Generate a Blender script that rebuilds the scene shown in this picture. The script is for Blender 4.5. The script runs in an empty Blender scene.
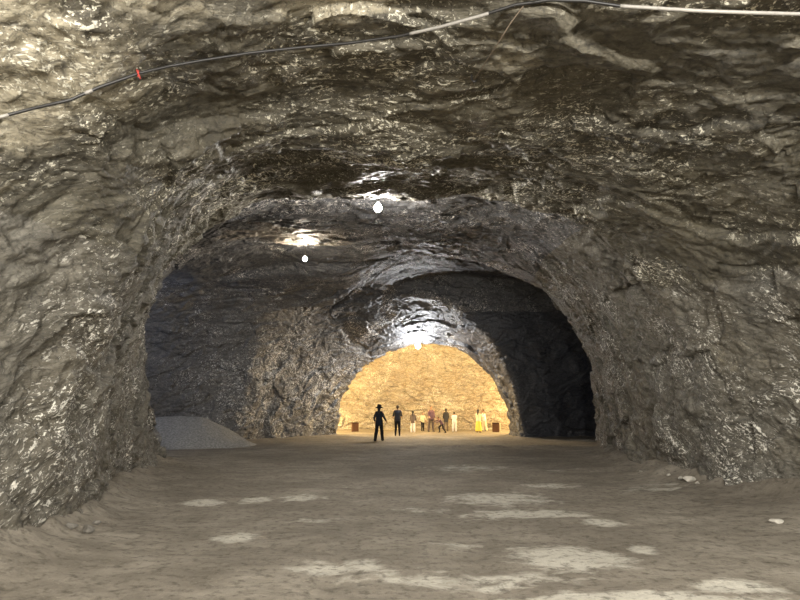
import bpy, math
import numpy as np
from mathutils import Vector

F32 = np.float32
scene = bpy.context.scene
COL = scene.collection
rng = np.random.default_rng(7)

# ------------------------------------------------------------------ noise
_perm = np.random.default_rng(11).permutation(256).astype(np.int32)
_perm = np.concatenate([_perm, _perm, _perm])
_g = np.random.default_rng(5).normal(size=(256, 3)).astype(F32)
_g /= np.linalg.norm(_g, axis=1)[:, None]
_cell = np.random.default_rng(9).random((256, 3)).astype(F32)
_cval = np.random.default_rng(3).random(256).astype(F32)


def _hash(ix, iy, iz):
    return _perm[_perm[_perm[ix & 255] + (iy & 255)] + (iz & 255)]


def perlin(P):
    Pi = np.floor(P).astype(np.int32)
    f = (P - Pi).astype(F32)
    u = f * f * f * (f * (f * 6 - 15) + 10)
    out = np.zeros(len(P), F32)
    for dx in (0, 1):
        wx = u[:, 0] if dx else 1 - u[:, 0]
        for dy in (0, 1):
            wy = u[:, 1] if dy else 1 - u[:, 1]
            for dz in (0, 1):
                wz = u[:, 2] if dz else 1 - u[:, 2]
                g = _g[_hash(Pi[:, 0] + dx, Pi[:, 1] + dy, Pi[:, 2] + dz)]
                d = g[:, 0] * (f[:, 0] - dx) + g[:, 1] * (f[:, 1] - dy) + g[:, 2] * (f[:, 2] - dz)
                out += wx * wy * wz * d
    return out * 1.5


def fbm(P, octs=4, gain=0.5, lac=2.03):
    a, s, out = 1.0, 0.0, np.zeros(len(P), F32)
    Q = P.astype(F32)
    for i in range(octs):
        out += a * perlin(Q + 17.3 * i)
        s += a
        a *= gain
        Q = Q * lac
    return out / s


def ridged(P, octs=4, gain=0.5, lac=2.1):
    a, s, out = 1.0, 0.0, np.zeros(len(P), F32)
    Q = P.astype(F32)
    for i in range(octs):
        out += a * (1 - np.abs(perlin(Q + 31.7 * i)) * 2)
        s += a
        a *= gain
        Q = Q * lac
    return out / s


def worley(P):
    """nearest feature distance, second nearest and a random value of the nearest cell"""
    Pi = np.floor(P).astype(np.int32)
    f = (P - Pi).astype(F32)
    d1 = np.full(len(P), 9.0, F32)
    d2 = np.full(len(P), 9.0, F32)
    v = np.zeros(len(P), F32)
    for dx in (-1, 0, 1):
        for dy in (-1, 0, 1):
            for dz in (-1, 0, 1):
                h = _hash(Pi[:, 0] + dx, Pi[:, 1] + dy, Pi[:, 2] + dz)
                c = _cell[h] + np.array([dx, dy, dz], F32) - f
                d = (c * c).sum(1)
                near = d < d1
                d2 = np.where(near, d1, np.minimum(d2, d))
                v = np.where(near, _cval[h], v)
                d1 = np.where(near, d, d1)
    return np.sqrt(d1), np.sqrt(d2), v


def facets(P):
    """randomly tilted planes, one per cell: broken rock faces with sharp edges between"""
    Pi = np.floor(P).astype(np.int32)
    f = (P - Pi).astype(F32)
    best = np.full(len(P), 9.0, F32)
    out = np.zeros(len(P), F32)
    for dx in (-1, 0, 1):
        for dy in (-1, 0, 1):
            for dz in (-1, 0, 1):
                h = _hash(Pi[:, 0] + dx, Pi[:, 1] + dy, Pi[:, 2] + dz)
                c = _cell[h] + np.array([dx, dy, dz], F32) - f
                d = (c * c).sum(1)
                near = d < best
                t = -(c * _g[(h * 7 + 3) & 255]).sum(1) + (_cval[h] - .5) * .6
                out = np.where(near, t, out)
                best = np.where(near, d, best)
    return out


# ------------------------------------------------------------------ surface nets
def surface_nets(F, xs, ys, zs):
    """mesh of F = 0; quads wound so that normals point to F < 0"""
    nx, ny, nz = F.shape
    cs = (nx - 1, ny - 1, nz - 1)
    acc = np.zeros(cs + (3,), F32)
    cnt = np.zeros(cs, F32)
    S = F < 0
    ax = (xs, ys, zs)
    quads = []
    idx_store = []
    for a in range(3):
        lo = [slice(None)] * 3
        hi = [slice(None)] * 3
        lo[a] = slice(0, -1)
        hi[a] = slice(1, None)
        F0, F1 = F[tuple(lo)], F[tuple(hi)]
        M = S[tuple(lo)] != S[tuple(hi)]
        I = np.argwhere(M)
        if len(I) == 0:
            continue
        f0, f1 = F0[M], F1[M]
        t = f0 / (f0 - f1)
        p = np.empty((len(I), 3), F32)
        for b in range(3):
            if b == a:
                p[:, b] = ax[b][I[:, b]] * (1 - t) + ax[b][I[:, b] + 1] * t
            else:
                p[:, b] = ax[b][I[:, b]]
        b, c = (a + 1) % 3, (a + 2) % 3
        cells = []
        ok = np.ones(len(I), bool)
        for db, dc in ((-1, -1), (0, -1), (0, 0), (-1, 0)):
            J = I.copy()
            J[:, b] += db
            J[:, c] += dc
            good = (J >= 0).all(1) & (J < np.array(cs)).all(1)
            ok &= good
            K = J[good]
            np.add.at(acc, (K[:, 0], K[:, 1], K[:, 2]), p[good])
            np.add.at(cnt, (K[:, 0], K[:, 1], K[:, 2]), 1)
            cells.append(J)
        inside = f0 < 0   # negative on the low side: normal should point to -axis
        Q = np.stack([c_[ok] for c_ in cells], 1)
        flip = inside[ok]
        Q[flip] = Q[flip][:, ::-1]
        quads.append(Q)
    vid = -np.ones(cs, np.int64)
    act = cnt > 0
    vid[act] = np.arange(act.sum())
    V = acc[act] / cnt[act][:, None]
    Q = np.concatenate(quads)
    Fq = vid[Q[..., 0], Q[..., 1], Q[..., 2]]
    return V, Fq


def subdivide(V, Q):
    n = len(V)
    E = np.stack([Q, np.roll(Q, -1, 1)], 2).reshape(-1, 2)
    E.sort(1)
    key = E[:, 0] * n + E[:, 1]
    uk, inv = np.unique(key, return_inverse=True)
    mid = (V[uk // n] + V[uk % n]) / 2
    cen = V[Q].mean(1)
    e = n + inv.reshape(-1, 4)
    c = n + len(uk) + np.arange(len(Q))
    V2 = np.concatenate([V, mid, cen]).astype(F32)
    out = []
    for i in range(4):
        out.append(np.stack([Q[:, i], e[:, i], c, e[:, i - 1]], 1))
    return V2, np.concatenate(out)


def vnormals(V, Q):
    a, b, c, d = (V[Q[:, i]] for i in range(4))
    fn = np.cross(c - a, d - b)
    N = np.zeros_like(V)
    for i in range(4):
        for k in range(3):
            N[:, k] += np.bincount(Q[:, i], fn[:, k], len(V))
    N /= np.maximum(np.linalg.norm(N, axis=1), 1e-12)[:, None]
    return N


def smooth(V, Q, n=1, lam=.5):
    for _ in range(n):
        S = np.zeros_like(V)
        C = np.zeros(len(V), F32)
        for i in range(4):
            for j in (1, 3):
                nb = V[Q[:, (i + j) % 4]]
                for k in range(3):
                    S[:, k] += np.bincount(Q[:, i], nb[:, k], len(V))
                C += np.bincount(Q[:, i], minlength=len(V))
        V = V + lam * (S / np.maximum(C, 1)[:, None] - V)
    return V


def mesh_from(name, V, Q, mats, parent=None, normals=None, loc=None):
    me = bpy.data.meshes.new(name)
    k = Q.shape[1]
    me.vertices.add(len(V))
    me.vertices.foreach_set('co', np.ascontiguousarray(V, F32).ravel())
    me.loops.add(Q.size)
    me.loops.foreach_set('vertex_index', np.ascontiguousarray(Q, np.int32).ravel())
    me.polygons.add(len(Q))
    me.polygons.foreach_set('loop_start', np.arange(0, Q.size, k, dtype=np.int32))
    me.polygons.foreach_set('use_smooth', np.ones(len(Q), bool))
    me.update(calc_edges=True)
    me.validate()
    if normals is not None:
        me.normals_split_custom_set_from_vertices(np.ascontiguousarray(normals, F32))
    for m in (mats if isinstance(mats, (list, tuple)) else [mats]):
        me.materials.append(m)
    o = bpy.data.objects.new(name, me)
    COL.objects.link(o)
    if parent is not None:
        o.parent = parent
    if loc is not None:
        o.location = loc
    return o


def tag(o, label=None, cat=None, group=None, kind=None):
    if label:
        o['label'] = label
    if cat:
        o['category'] = cat
    if group:
        o['group'] = group
    if kind:
        o['kind'] = kind
    return o


def empty(name, loc, rz=0.0):
    o = bpy.data.objects.new(name, None)
    COL.objects.link(o)
    o.location = loc
    o.rotation_euler = (0, 0, rz)
    o.empty_display_size = .2
    return o


# ------------------------------------------------------------------ materials
def new_mat(name):
    m = bpy.data.materials.new(name)
    m.use_nodes = True
    nt = m.node_tree
    for n in list(nt.nodes):
        nt.nodes.remove(n)
    out = nt.nodes.new('ShaderNodeOutputMaterial')
    bs = nt.nodes.new('ShaderNodeBsdfPrincipled')
    nt.links.new(bs.outputs[0], out.inputs[0])
    return m, nt, bs


class NT:
    def __init__(s, nt):
        s.nt = nt
        s.L = nt.links

    def put(s, sock, v):
        if hasattr(v, 'is_linked') or hasattr(v, 'links'):
            s.L.new(v, sock)
        else:
            sock.default_value = v

    def noise(s, vec, scale, detail=4, rough=.55, dist=0.0, out='Fac', typ='FBM'):
        n = s.nt.nodes.new('ShaderNodeTexNoise')
        n.noise_type = typ
        s.put(n.inputs['Vector'], vec)
        n.inputs['Scale'].default_value = scale
        n.inputs['Detail'].default_value = detail
        n.inputs['Roughness'].default_value = rough
        n.inputs['Distortion'].default_value = dist
        return n.outputs[out]

    def voro(s, vec, scale, feature='F1', out='Distance'):
        n = s.nt.nodes.new('ShaderNodeTexVoronoi')
        n.feature = feature
        s.put(n.inputs['Vector'], vec)
        n.inputs['Scale'].default_value = scale
        return n.outputs[out]

    def ramp(s, fac, stops):
        n = s.nt.nodes.new('ShaderNodeValToRGB')
        s.put(n.inputs[0], fac)
        el = n.color_ramp.elements
        while len(el) < len(stops):
            el.new(.5)
        for e, (p, c) in zip(el, stops):
            e.position = p
            e.color = (c, c, c, 1) if isinstance(c, (int, float)) else (*c, 1)
        return n.outputs[0]

    def math(s, op, a, b=0.0, c=0.0, clamp=False):
        n = s.nt.nodes.new('ShaderNodeMath')
        n.operation = op
        n.use_clamp = clamp
        s.put(n.inputs[0], a)
        s.put(n.inputs[1], b)
        s.put(n.inputs[2], c)
        return n.outputs[0]

    def mix(s, fac, a, b, blend='MIX'):
        n = s.nt.nodes.new('ShaderNodeMix')
        n.data_type = 'RGBA'
        n.blend_type = blend
        s.put(n.inputs[0], fac)
        s.put(n.inputs[6], a if not isinstance(a, tuple) else (*a, 1))
        s.put(n.inputs[7], b if not isinstance(b, tuple) else (*b, 1))
        return n.outputs[2]

    def mapping(s, vec, loc=(0, 0, 0), rot=(0, 0, 0), scale=(1, 1, 1)):
        if rot != (0, 0, 0) and scale != (1, 1, 1):      # turn first, then stretch along the turned axes
            vec = s.mapping(vec, rot=rot)
            rot = (0, 0, 0)
        n = s.nt.nodes.new('ShaderNodeMapping')
        s.put(n.inputs[0], vec)
        n.inputs['Location'].default_value = loc
        n.inputs['Rotation'].default_value = rot
        n.inputs['Scale'].default_value = scale
        return n.outputs[0]

    def vadd(s, a, b, op='ADD', scale=None):
        n = s.nt.nodes.new('ShaderNodeVectorMath')
        n.operation = op
        s.put(n.inputs[0], a)
        s.put(n.inputs[1], b) if scale is None else s.put(n.inputs['Scale'], scale)
        return n.outputs[0]

    def bump(s, h, strength, dist, normal=None):
        n = s.nt.nodes.new('ShaderNodeBump')
        n.inputs['Strength'].default_value = strength
        n.inputs['Distance'].default_value = dist
        s.put(n.inputs['Height'], h)
        if normal is not None:
            s.L.new(normal, n.inputs['Normal'])
        return n.outputs[0]

    def coord(s):
        n = s.nt.nodes.new('ShaderNodeTexCoord')
        return n.outputs['Object']


DIP = math.atan(.34)


def rock_material(name, dark, mid, pale, crust_glint=.5, crust_glint_col=(.84, .81, .72), brown=(.12, .10, .065), tan=(.36, .32, .23), bumpy=1.0):
    m, nt, bs = new_mat(name)
    N = NT(nt)
    P = N.coord()

    def attr(nm):
        a = nt.nodes.new('ShaderNodeAttribute')
        a.attribute_name = nm
        return a.outputs['Fac']
    warp = N.noise(P, .45, 3, .5, out='Color')
    Pw = N.vadd(P, N.vadd(warp, (0, 0, 0), 'SCALE', scale=1.3))
    bed = dict(rot=(-DIP, 0, .12))
    strata = N.mapping(Pw, scale=(.35, .55, 2.1), **bed)
    fine = N.mapping(Pw, scale=(1.0, 1.4, 3.4), **bed)
    n_big = N.noise(P, .32, 4, .55, .4)
    n_str = N.noise(strata, 1.6, 8, .66, .3)
    n_fin = N.noise(fine, 4.5, 8, .72, .4)
    n_gr = N.noise(P, 16, 6, .75)
    col = N.mix(N.ramp(n_str, [(.36, 0), (.66, 1)]), dark, mid)
    col = N.mix(N.ramp(n_big, [(.42, 0), (.62, .7)]), col, brown)
    col = N.mix(N.ramp(n_fin, [(.40, 0), (.72, .8)]), col, pale)
    pz = N.math('ADD', attr('pale'), N.math('MULTIPLY', N.math('SUBTRACT', n_str, .5), 1.6))
    col = N.mix(N.ramp(pz, [(.38, 0), (.62, .85)]), col, tan)
    # grain: dark pits and fine chipping
    col = N.mix(N.ramp(n_gr, [(.34, .75), (.50, 0)]), col, tuple(c * .35 for c in dark))
    # white mineral crust and painted glints in thin broken strokes, gathered in zones
    nz = N.ramp(N.noise(P, .55, 3, .6, .6), [(.46, 0), (.66, .8)])
    az = N.math('MULTIPLY', attr('crust_glint'), N.ramp(N.noise(P, 1.3, 4, .6, .5), [(.38, .15), (.56, 1)]))
    zone = N.math('MAXIMUM', nz, az)
    Ws = N.vadd(P, N.vadd(warp, (0, 0, 0), 'SCALE', scale=.9))
    d1 = N.noise(N.mapping(Ws, rot=(-1.05, 0, .25), scale=(3.4, 1.0, 3.4)), 4.2, 4, .62, .25)
    d2 = N.noise(N.mapping(Ws, rot=(-.75, .3, -.2), scale=(3.0, 1.0, 3.6)), 7.5, 4, .65, .2)
    stroke = N.ramp(N.math('ADD', d1, N.math('MULTIPLY', zone, .05)), [(.635, 0), (.66, 1)])
    brk = N.ramp(N.math('ADD', d2, N.math('MULTIPLY', zone, .05)), [(.63, 0), (.655, 1)])
    bl = N.noise(N.mapping(Pw, scale=(1.0, 2.0, 4.6), **bed), 7.0, 5, .66, .35)
    # the richer the zone, the more of it carries crust and painted glints
    blob = N.ramp(N.math('ADD', bl, N.math('MULTIPLY', zone, .10)), [(.650, 0), (.672, 1)])
    flake = N.math('MAXIMUM', N.math('MAXIMUM', stroke, brk), blob)
    cr = N.math('MULTIPLY', N.math('MULTIPLY', N.ramp(zone, [(.1, 0), (.6, 1)]), flake), crust_glint, clamp=True)
    col = N.mix(cr, col, crust_glint_col)
    # dark cracks
    ck = N.voro(N.mapping(Pw, scale=(.5, .6, 1.5), **bed), 1.1, 'DISTANCE_TO_EDGE')
    col = N.mix(N.math('MULTIPLY', N.ramp(ck, [(.0, .8), (.03, 0)]), N.ramp(n_fin, [(.45, 0), (.58, 1)])), col, (.015, .013, .010))
    ck2 = N.voro(N.mapping(Pw, scale=(1.0, 1.2, 2.6), **bed), 2.6, 'DISTANCE_TO_EDGE')
    col = N.mix(N.math('MULTIPLY', N.ramp(ck2, [(.0, .7), (.035, 0)]), N.ramp(n_gr, [(.45, 0), (.55, 1)])), col, (.02, .017, .013))
    N.L.new(col, bs.inputs['Base Color'])
    N.L.new(N.ramp(n_fin, [(.3, .70), (.7, .40)]), bs.inputs['Roughness'])
    bs.inputs['Specular IOR Level'].default_value = .5
    h1 = N.noise(strata, 5.0, 9, .66, .6)
    h2 = N.voro(N.mapping(Pw, scale=(1, 1.2, 2.2), **bed), 3.2, 'F1')
    h3 = N.noise(P, 24, 6, .7)
    b = N.bump(h2, .35 * bumpy, .08)
    b = N.bump(h1, .6 * bumpy, .12, b)
    b = N.bump(h3, .6 * bumpy, .03, b)
    b = N.bump(cr, .5, .02, b)
    N.L.new(b, bs.inputs['Normal'])
    return m


M_ROCK = rock_material('cave_rock', (.060, .055, .044), (.145, .135, .11), (.27, .25, .205), 1.0)
M_ROCK_GREY = rock_material('cave_rock_grey', (.070, .069, .070), (.15, .148, .145), (.30, .29, .28), 1.0, (.85, .84, .81), (.11, .105, .098), bumpy=.8)
M_ROCK_HAZE = rock_material('cave_rock_lamp_haze', (.042, .045, .055), (.085, .088, .098), (.21, .20, .185), 1.0, (.85, .80, .72), (.075, .073, .07), (.40, .34, .26), bumpy=.7)  # blue-grey lamp glare painted into the roof rock past the ledge
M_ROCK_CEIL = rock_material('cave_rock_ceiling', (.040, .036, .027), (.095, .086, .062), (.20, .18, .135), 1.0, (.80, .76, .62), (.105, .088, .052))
M_ROCK_SHADE = rock_material('cave_rock_passage_shade', (.024, .027, .036), (.052, .056, .068), (.11, .112, .12), .25, (.4, .4, .4), (.045, .045, .05), bumpy=.7)  # shade of the unlit right passage painted in as darker, bluer rock
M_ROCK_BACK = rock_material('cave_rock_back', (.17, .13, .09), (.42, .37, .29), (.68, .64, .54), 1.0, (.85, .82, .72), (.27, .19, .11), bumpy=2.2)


def floor_material():
    m, nt, bs = new_mat('dusty_ground')
    N = NT(nt)
    P = N.coord()
    n1 = N.noise(P, .35, 5, .6, .5)
    n2 = N.noise(N.mapping(P, scale=(.8, 1.2, 1)), 1.7, 7, .65, .3)
    col = N.mix(N.ramp(n1, [(.35, 0), (.65, 1)]), (.205, .180, .145), (.34, .305, .25))
    col = N.mix(N.ramp(n2, [(.35, .6), (.62, 0)]), col, (.125, .108, .082))
    # pale worn patches of bare packed rock flour
    at = nt.nodes.new('ShaderNodeAttribute')
    at.attribute_name = 'worn'
    ed = N.noise(N.mapping(P, scale=(1, 1.3, 1)), 2.6, 6, .65, .4)
    patch = N.ramp(N.math('ADD', at.outputs['Fac'], N.math('MULTIPLY', N.math('SUBTRACT', ed, .5), 1.5)), [(.42, 0), (.72, 1)])
    col = N.mix(N.math('MULTIPLY', patch, .8), col, (.60, .57, .49))
    speck = N.ramp(N.noise(P, 34, 3, .6), [(.62, 0), (.72, .6)])
    col = N.mix(speck, col, (.34, .31, .26))
    dk = N.ramp(N.noise(P, 9, 5, .7), [(.34, .7), (.50, 0)])
    col = N.mix(dk, col, (.07, .06, .045))
    N.L.new(col, bs.inputs['Base Color'])
    bs.inputs['Roughness'].default_value = .8
    bs.inputs['Specular IOR Level'].default_value = .25
    b = N.bump(N.noise(P, 3.5, 8, .65), .5, .10)
    b = N.bump(N.noise(P, 26, 5, .7), .5, .025, b)
    N.L.new(b, bs.inputs['Normal'])
    return m


def plain(name, col, rough=.7, spec=.3, metal=0.0, vary=.25, scale=30.0, bump=.0):
    m, nt, bs = new_mat(name)
    N = NT(nt)
    P = N.coord()
    n = N.noise(P, scale, 4, .6)
    lo = tuple(c * (1 - vary) for c in col)
    hi = tuple(min(1, c * (1 + vary)) for c in col)
    N.L.new(N.mix(N.ramp(n, [(.35, 0), (.65, 1)]), lo, hi), bs.inputs['Base Color'])
    bs.inputs['Roughness'].default_value = rough
    bs.inputs['Specular IOR Level'].default_value = spec
    bs.inputs['Metallic'].default_value = metal
    if bump:
        N.L.new(N.bump(n, .6, bump), bs.inputs['Normal'])
    return m


def emit(name, col, strength):
    m, nt, bs = new_mat(name)
    bs.inputs['Base Color'].default_value = (.9, .9, .88, 1)
    bs.inputs['Emission Color'].default_value = (*col, 1)
    bs.inputs['Emission Strength'].default_value = strength
    return m


M_FLOOR = floor_material()

# ------------------------------------------------------------------ camera
FPX = 590.0
cam = bpy.data.cameras.new('camera')
cam.sensor_width = 36
cam.lens = FPX / 800 * 36
cam.clip_end = 300
co = bpy.data.objects.new('camera', cam)
COL.objects.link(co)
PITCH = math.atan(108 / FPX)
CAMZ = 1.6
co.location = (0, 0, CAMZ)
co.rotation_euler = (math.pi / 2 + PITCH, 0, 0)
scene.camera = co

# ------------------------------------------------------------------ the mined-out space
def interp(y, t):
    return np.interp(y, [a for a, _ in t], [b for _, b in t]).astype(F32)


T1L = [(-9, 7), (0, 6.2), (4, 5.4), (6.3, 4.5), (7.4, 4.15), (8.4, 4.3), (9.6, 4.75), (12, 5.6), (15.5, 6.3), (18, 6.9), (22, 7.8), (26, 8)]
T1R = [(-9, 8), (4, 7.8), (7, 7.2), (9.5, 6.8), (11.5, 6.2), (14, 6.1), (18, 6.6), (22, 7.6), (25, 8.1)]
T1H = [(-9, 5.4), (4, 5.35), (8, 5.55), (11.7, 6.05), (12.3, 6.13), (12.9, 6.5), (17, 7.05), (22, 7.6), (26, 7.95)]
T2L = [(29, -8.3), (31, -7.4), (33.5, -5.4), (36, -3.7), (38, -3.5)]
T2R = [(29, 6.1), (31, 6.35), (36, 6.6), (38, 6.6)]
T2H = [(29, 8.6), (31, 8.1), (33, 6.7), (34.5, 5.75), (36, 5.3), (38, 5.25)]


def se(x, z, w, h, n):
    return ((np.abs(x) / w) ** n + (np.maximum(z, 0) / h) ** n) ** (1 / n) - 1


def smin(a, b, k):
    h = np.clip(.5 + .5 * (b - a) / k, 0, 1)
    return b * (1 - h) + a * h - k * h * (1 - h)


def cave(x, y, z):
    """negative in the air; roughly metres"""
    x = x.astype(F32); y = y.astype(F32); z = z.astype(F32)
    w = np.where(x < 0, interp(y, T1L), interp(y, T1R))
    # the left wall leans out above head height towards the crosscut
    w = w + np.where(x < 0, 1.2 * np.clip(z / 3, 0, 1) * np.exp(-((y - 18.5) / 4) ** 2), 0).astype(F32)
    h = interp(y, T1H)
    nn = np.where(x < 0, np.interp(y, [5, 12, 17], [2.7, 3.2, 6.0]), 2.9).astype(F32)
    f1 = se(x, z, w, h, nn) * 5.5
    f1 = np.maximum(f1, y - 25)
    f1 = np.maximum(f1, -8 - y)
    # junction
    fj = se(x - 3.5, z, 9.5, 8.7, 2.3) * 8
    fj = np.maximum(np.maximum(fj, 24.9 - y - .06 * z), y - 31.5)
    # centre drift
    L, R = interp(y, T2L), interp(y, T2R)
    c = (L + R) / 2
    f2 = se(x - c, z, (R - L) / 2, interp(y, T2H), 2.15) * 5.5
    f2 = np.maximum(np.maximum(f2, 29 - y), y - 37)
    # left crosscut, narrowing away from the drift
    t = np.clip((-x - 5) / 11, 0, 1.4)
    cy = 24.7 - 2.2 * t
    hw = 6.2 - 2.2 * t
    fl = se(y - cy, z, hw, 7.3 - 1.2 * t, 3.2) * 5
    fl = np.maximum(np.maximum(fl, x - .5), -19 - x)
    # right crosscut, bending away behind the right wall
    s = x - 5
    fr = se(y - 28.4 - .30 * s, z, 3.4 + .02 * s, 8.0 - .12 * s, 2.4) * 4
    fr = np.maximum(np.maximum(fr, 4.5 - x), x - 19)
    # the lit chamber at the end
    fc = ((np.abs(x - 1.5) / 12) ** 3.5 + (np.abs(y - 40.2) / 4.2) ** 3.5 + (np.maximum(z, 0) / 8.2) ** 3.5) ** (1 / 3.5) - 1
    fc = fc * 4.2
    f = smin(f1, fl, .7)
    f = smin(f, fj, .25)
    f = smin(f, fr, .4)
    f = smin(f, f2, .35)
    f = smin(f, fc, .2)
    return f


def grid(a, b, fn):
    v = [a]
    while v[-1] < b:
        v.append(v[-1] + fn(v[-1]))
    return np.array(v, F32)


xs = grid(-20, 20, lambda x: .15 if abs(x) < 8.5 else .3)
ys = grid(-8.6, 45.5, lambda y: .13 if 2 < y < 14 else (.3 if y < 2 else (.17 if y < 22 else (.22 if y < 37 else .26))))
zs = grid(-.9, 9.6, lambda z: .14)
G = np.meshgrid(xs, ys, zs, indexing='ij')
Fv = cave(*G)
V, Q = surface_nets(Fv, xs, ys, zs)
del G, Fv
V = smooth(V, Q, 2)
V, Q = subdivide(V, Q)
V, Q = subdivide(V, Q)
V = smooth(V, Q, 2)
N0 = vnormals(V, Q)
BASE = V.copy()


def strata_space(P):
    c, s = math.cos(-DIP), math.sin(-DIP)
    y = P[:, 1] * c - P[:, 2] * s
    z = P[:, 1] * s + P[:, 2] * c
    return np.stack([P[:, 0], y, z], 1).astype(F32)


def displace(V, N):
    S = strata_space(V)
    W = np.stack([fbm(V / 2.6 + 5, 3), fbm(V / 2.6 + 50, 3), fbm(V / 2.6 + 90, 3)], 1)
    Sw = S + W * .9
    up = np.clip(-N[:, 2] * 1.3 + .1, 0, 1)             # 1 on the roof, 0 on the walls
    soft = 1 - .55 * up
    soft *= np.interp(V[:, 0] * 1.0 + (V[:, 1] > 13) * 2, [2, 6], [1, .7])
    d = .38 * fbm(V / 3.4 + 3, 3)
    # bedding: smooth backs that end in sharp thin ledges
    def ledge(u, sharp=.10):
        t = u - np.floor(u)
        return np.where(t < 1 - sharp, t / (1 - sharp), (1 - t) / sharp) - .5
    wv = fbm(V * np.array([.35, .55, .55], F32) + 21, 4)
    u1 = Sw[:, 2] * .75 + wv * 1.6 + V[:, 1] * .10
    d += .17 * ledge(u1) * np.clip(.55 + 1.3 * fbm(V / 2.2 + 40, 2), .1, 1)
    wv2 = fbm(V * np.array([.8, 1.3, 1.3], F32) + 61, 4)
    u2 = Sw[:, 2] * 2.3 + wv2 * 2.0 + V[:, 1] * .35
    d += .06 * ledge(u2, .16) * np.clip(.45 + 1.6 * fbm(V / 1.4 + 70, 2), .0, 1)
    fa = facets(Sw * np.array([.45, .6, 1.0], F32))
    d += .17 * fa * soft
    fb = facets(Sw * np.array([1.3, 1.7, 2.2], F32) + 7)
    d += .065 * fb * soft
    fc = facets(Sw * np.array([3.3, 4.0, 5.0], F32) + 11)
    d += .028 * fc * (.6 + .4 * soft)
    d += .035 * fbm(Sw * np.array([4, 4, 7], F32), 3, .6)
    # far chamber is smoother
    k = np.interp(V[:, 1], [36, 38], [1, .8])
    return V + N * (d * k)[:, None]


V = displace(V, N0)
N1 = vnormals(V, Q)

cen = BASE[Q].mean(1)
hl = np.where(cen[:, 1] < 29, interp(cen[:, 1], T1H), interp(cen[:, 1], T2H))
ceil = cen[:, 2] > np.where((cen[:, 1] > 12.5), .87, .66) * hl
x_, y_ = cen[:, 0], cen[:, 1]
region = np.where(x_ < 0, 0, 1)
region[(x_ < 0) & (y_ > 17.6) & (x_ < -6.3)] = 2
region[(y_ > 27.6) & (x_ < 1)] = 2
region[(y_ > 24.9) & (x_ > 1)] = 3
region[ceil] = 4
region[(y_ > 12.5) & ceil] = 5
region[(x_ < -8.2) & (y_ > 16)] = 2
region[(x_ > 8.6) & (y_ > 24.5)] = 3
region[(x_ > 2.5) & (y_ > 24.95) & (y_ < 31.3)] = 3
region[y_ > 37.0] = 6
region[y_ < -1] = 7
# pale rock, mineral crust and painted glints: (x, y, z, radius, amount)
PALE = [(-3.6, 4.6, 5.0, 1.3, 1), (-2.2, 4.3, 5.4, .9, .9), (-.6, 4.6, 5.5, .8, .9), (-4.6, 5.2, 4.2, .9, .7), (-2.6, 5.6, 5.3, .6, .5),
        (4.6, 4.6, 5.2, .9, .5), (1.2, 5.8, 5.5, .7, .4), (6.2, 10.5, 2.6, 1.2, .4), (-3.6, 19.3, 6.9, 2.3, .9)]  # final spot: warm lamp glow painted onto the roof rock
CRUST_GLINT = [(-4.6, 7.6, 3.0, 1.3, 1), (-4.4, 7.8, 1.2, 1.2, 1), (-5.0, 9.6, 2.2, 1.3, .9), (-4.9, 6.6, .7, .8, 1), (-5.6, 12.0, 4.6, 1.6, .9),
         (-5.6, 14.5, 5.6, 1.8, .9), (-3.6, 5.0, 5.0, 1.5, .9), (-3.4, 7.5, 5.3, 1.2, .7), (6.3, 9.8, 2.4, 1.0, 1), (6.2, 10.8, 1.1, 1.2, 1), (6.4, 9.4, 3.3, .8, .8),
         (6.2, 13.0, 2.8, 1.5, .7), (6.2, 16.0, 1.2, 1.2, .5), (6.0, 11.4, .2, .8, 1.1), (-7.0, 31.5, 3.0, 3.2, 1.3), (-5.0, 34.0, 3.0, 3.0, 1.3), (-9, 30, 3.5, 2.4, .8), (6.8, 18, 3.5, 2.5, .8), (6.0, 20, 5.5, 2.5, .8), (-6.8, 12.5, 2.5, 2, .9), (6.6, 8.5, 1.4, 1.4, 1), (-6.4, 27, 6.6, 3, .6),
         (-2.8, 20, 6.9, 2.0, .8), (.6, 12.6, 6.1, 1.6, .8), (3.4, 14.5, 6.3, 1.6, .6), (0, 26, 7.6, 4, .5), (6.2, 33, 3, 2.0, .8), (4.4, 32, 6.2, 1.8, .9),
         (0, 9, 5.6, 2.6, 1), (3.0, 8.5, 5.5, 2.2, .9), (-3, 10, 5.6, 2.2, 1), (-.5, 6.4, 5.4, 1.8, .8), (2.5, 11.5, 5.9, 2, .9), (-2.5, 14, 6.2, 2.4, .9), (1, 16, 6.8, 2.5, .8)]
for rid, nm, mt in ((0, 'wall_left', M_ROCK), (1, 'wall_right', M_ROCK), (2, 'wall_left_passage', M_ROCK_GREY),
                    (3, 'wall_right_passage', M_ROCK_SHADE), (4, 'ceiling', M_ROCK_CEIL), (5, 'ceiling_drift', M_ROCK_HAZE),
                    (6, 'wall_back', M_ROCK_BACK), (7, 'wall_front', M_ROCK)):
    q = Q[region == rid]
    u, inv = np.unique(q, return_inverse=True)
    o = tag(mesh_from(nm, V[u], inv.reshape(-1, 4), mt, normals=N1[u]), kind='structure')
    for an, spots in (('pale', PALE), ('crust_glint', CRUST_GLINT)):
        val = np.zeros(len(u), F32)
        for cx, cy, cz, cr, ck in spots:
            r2 = ((V[u] - np.array([cx, cy, cz], F32)) ** 2).sum(1) / cr ** 2
            val = np.maximum(val, ck * np.exp(-r2))
        at = o.data.attributes.new(an, 'FLOAT', 'POINT')
        at.data.foreach_set('value', val)

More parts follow.
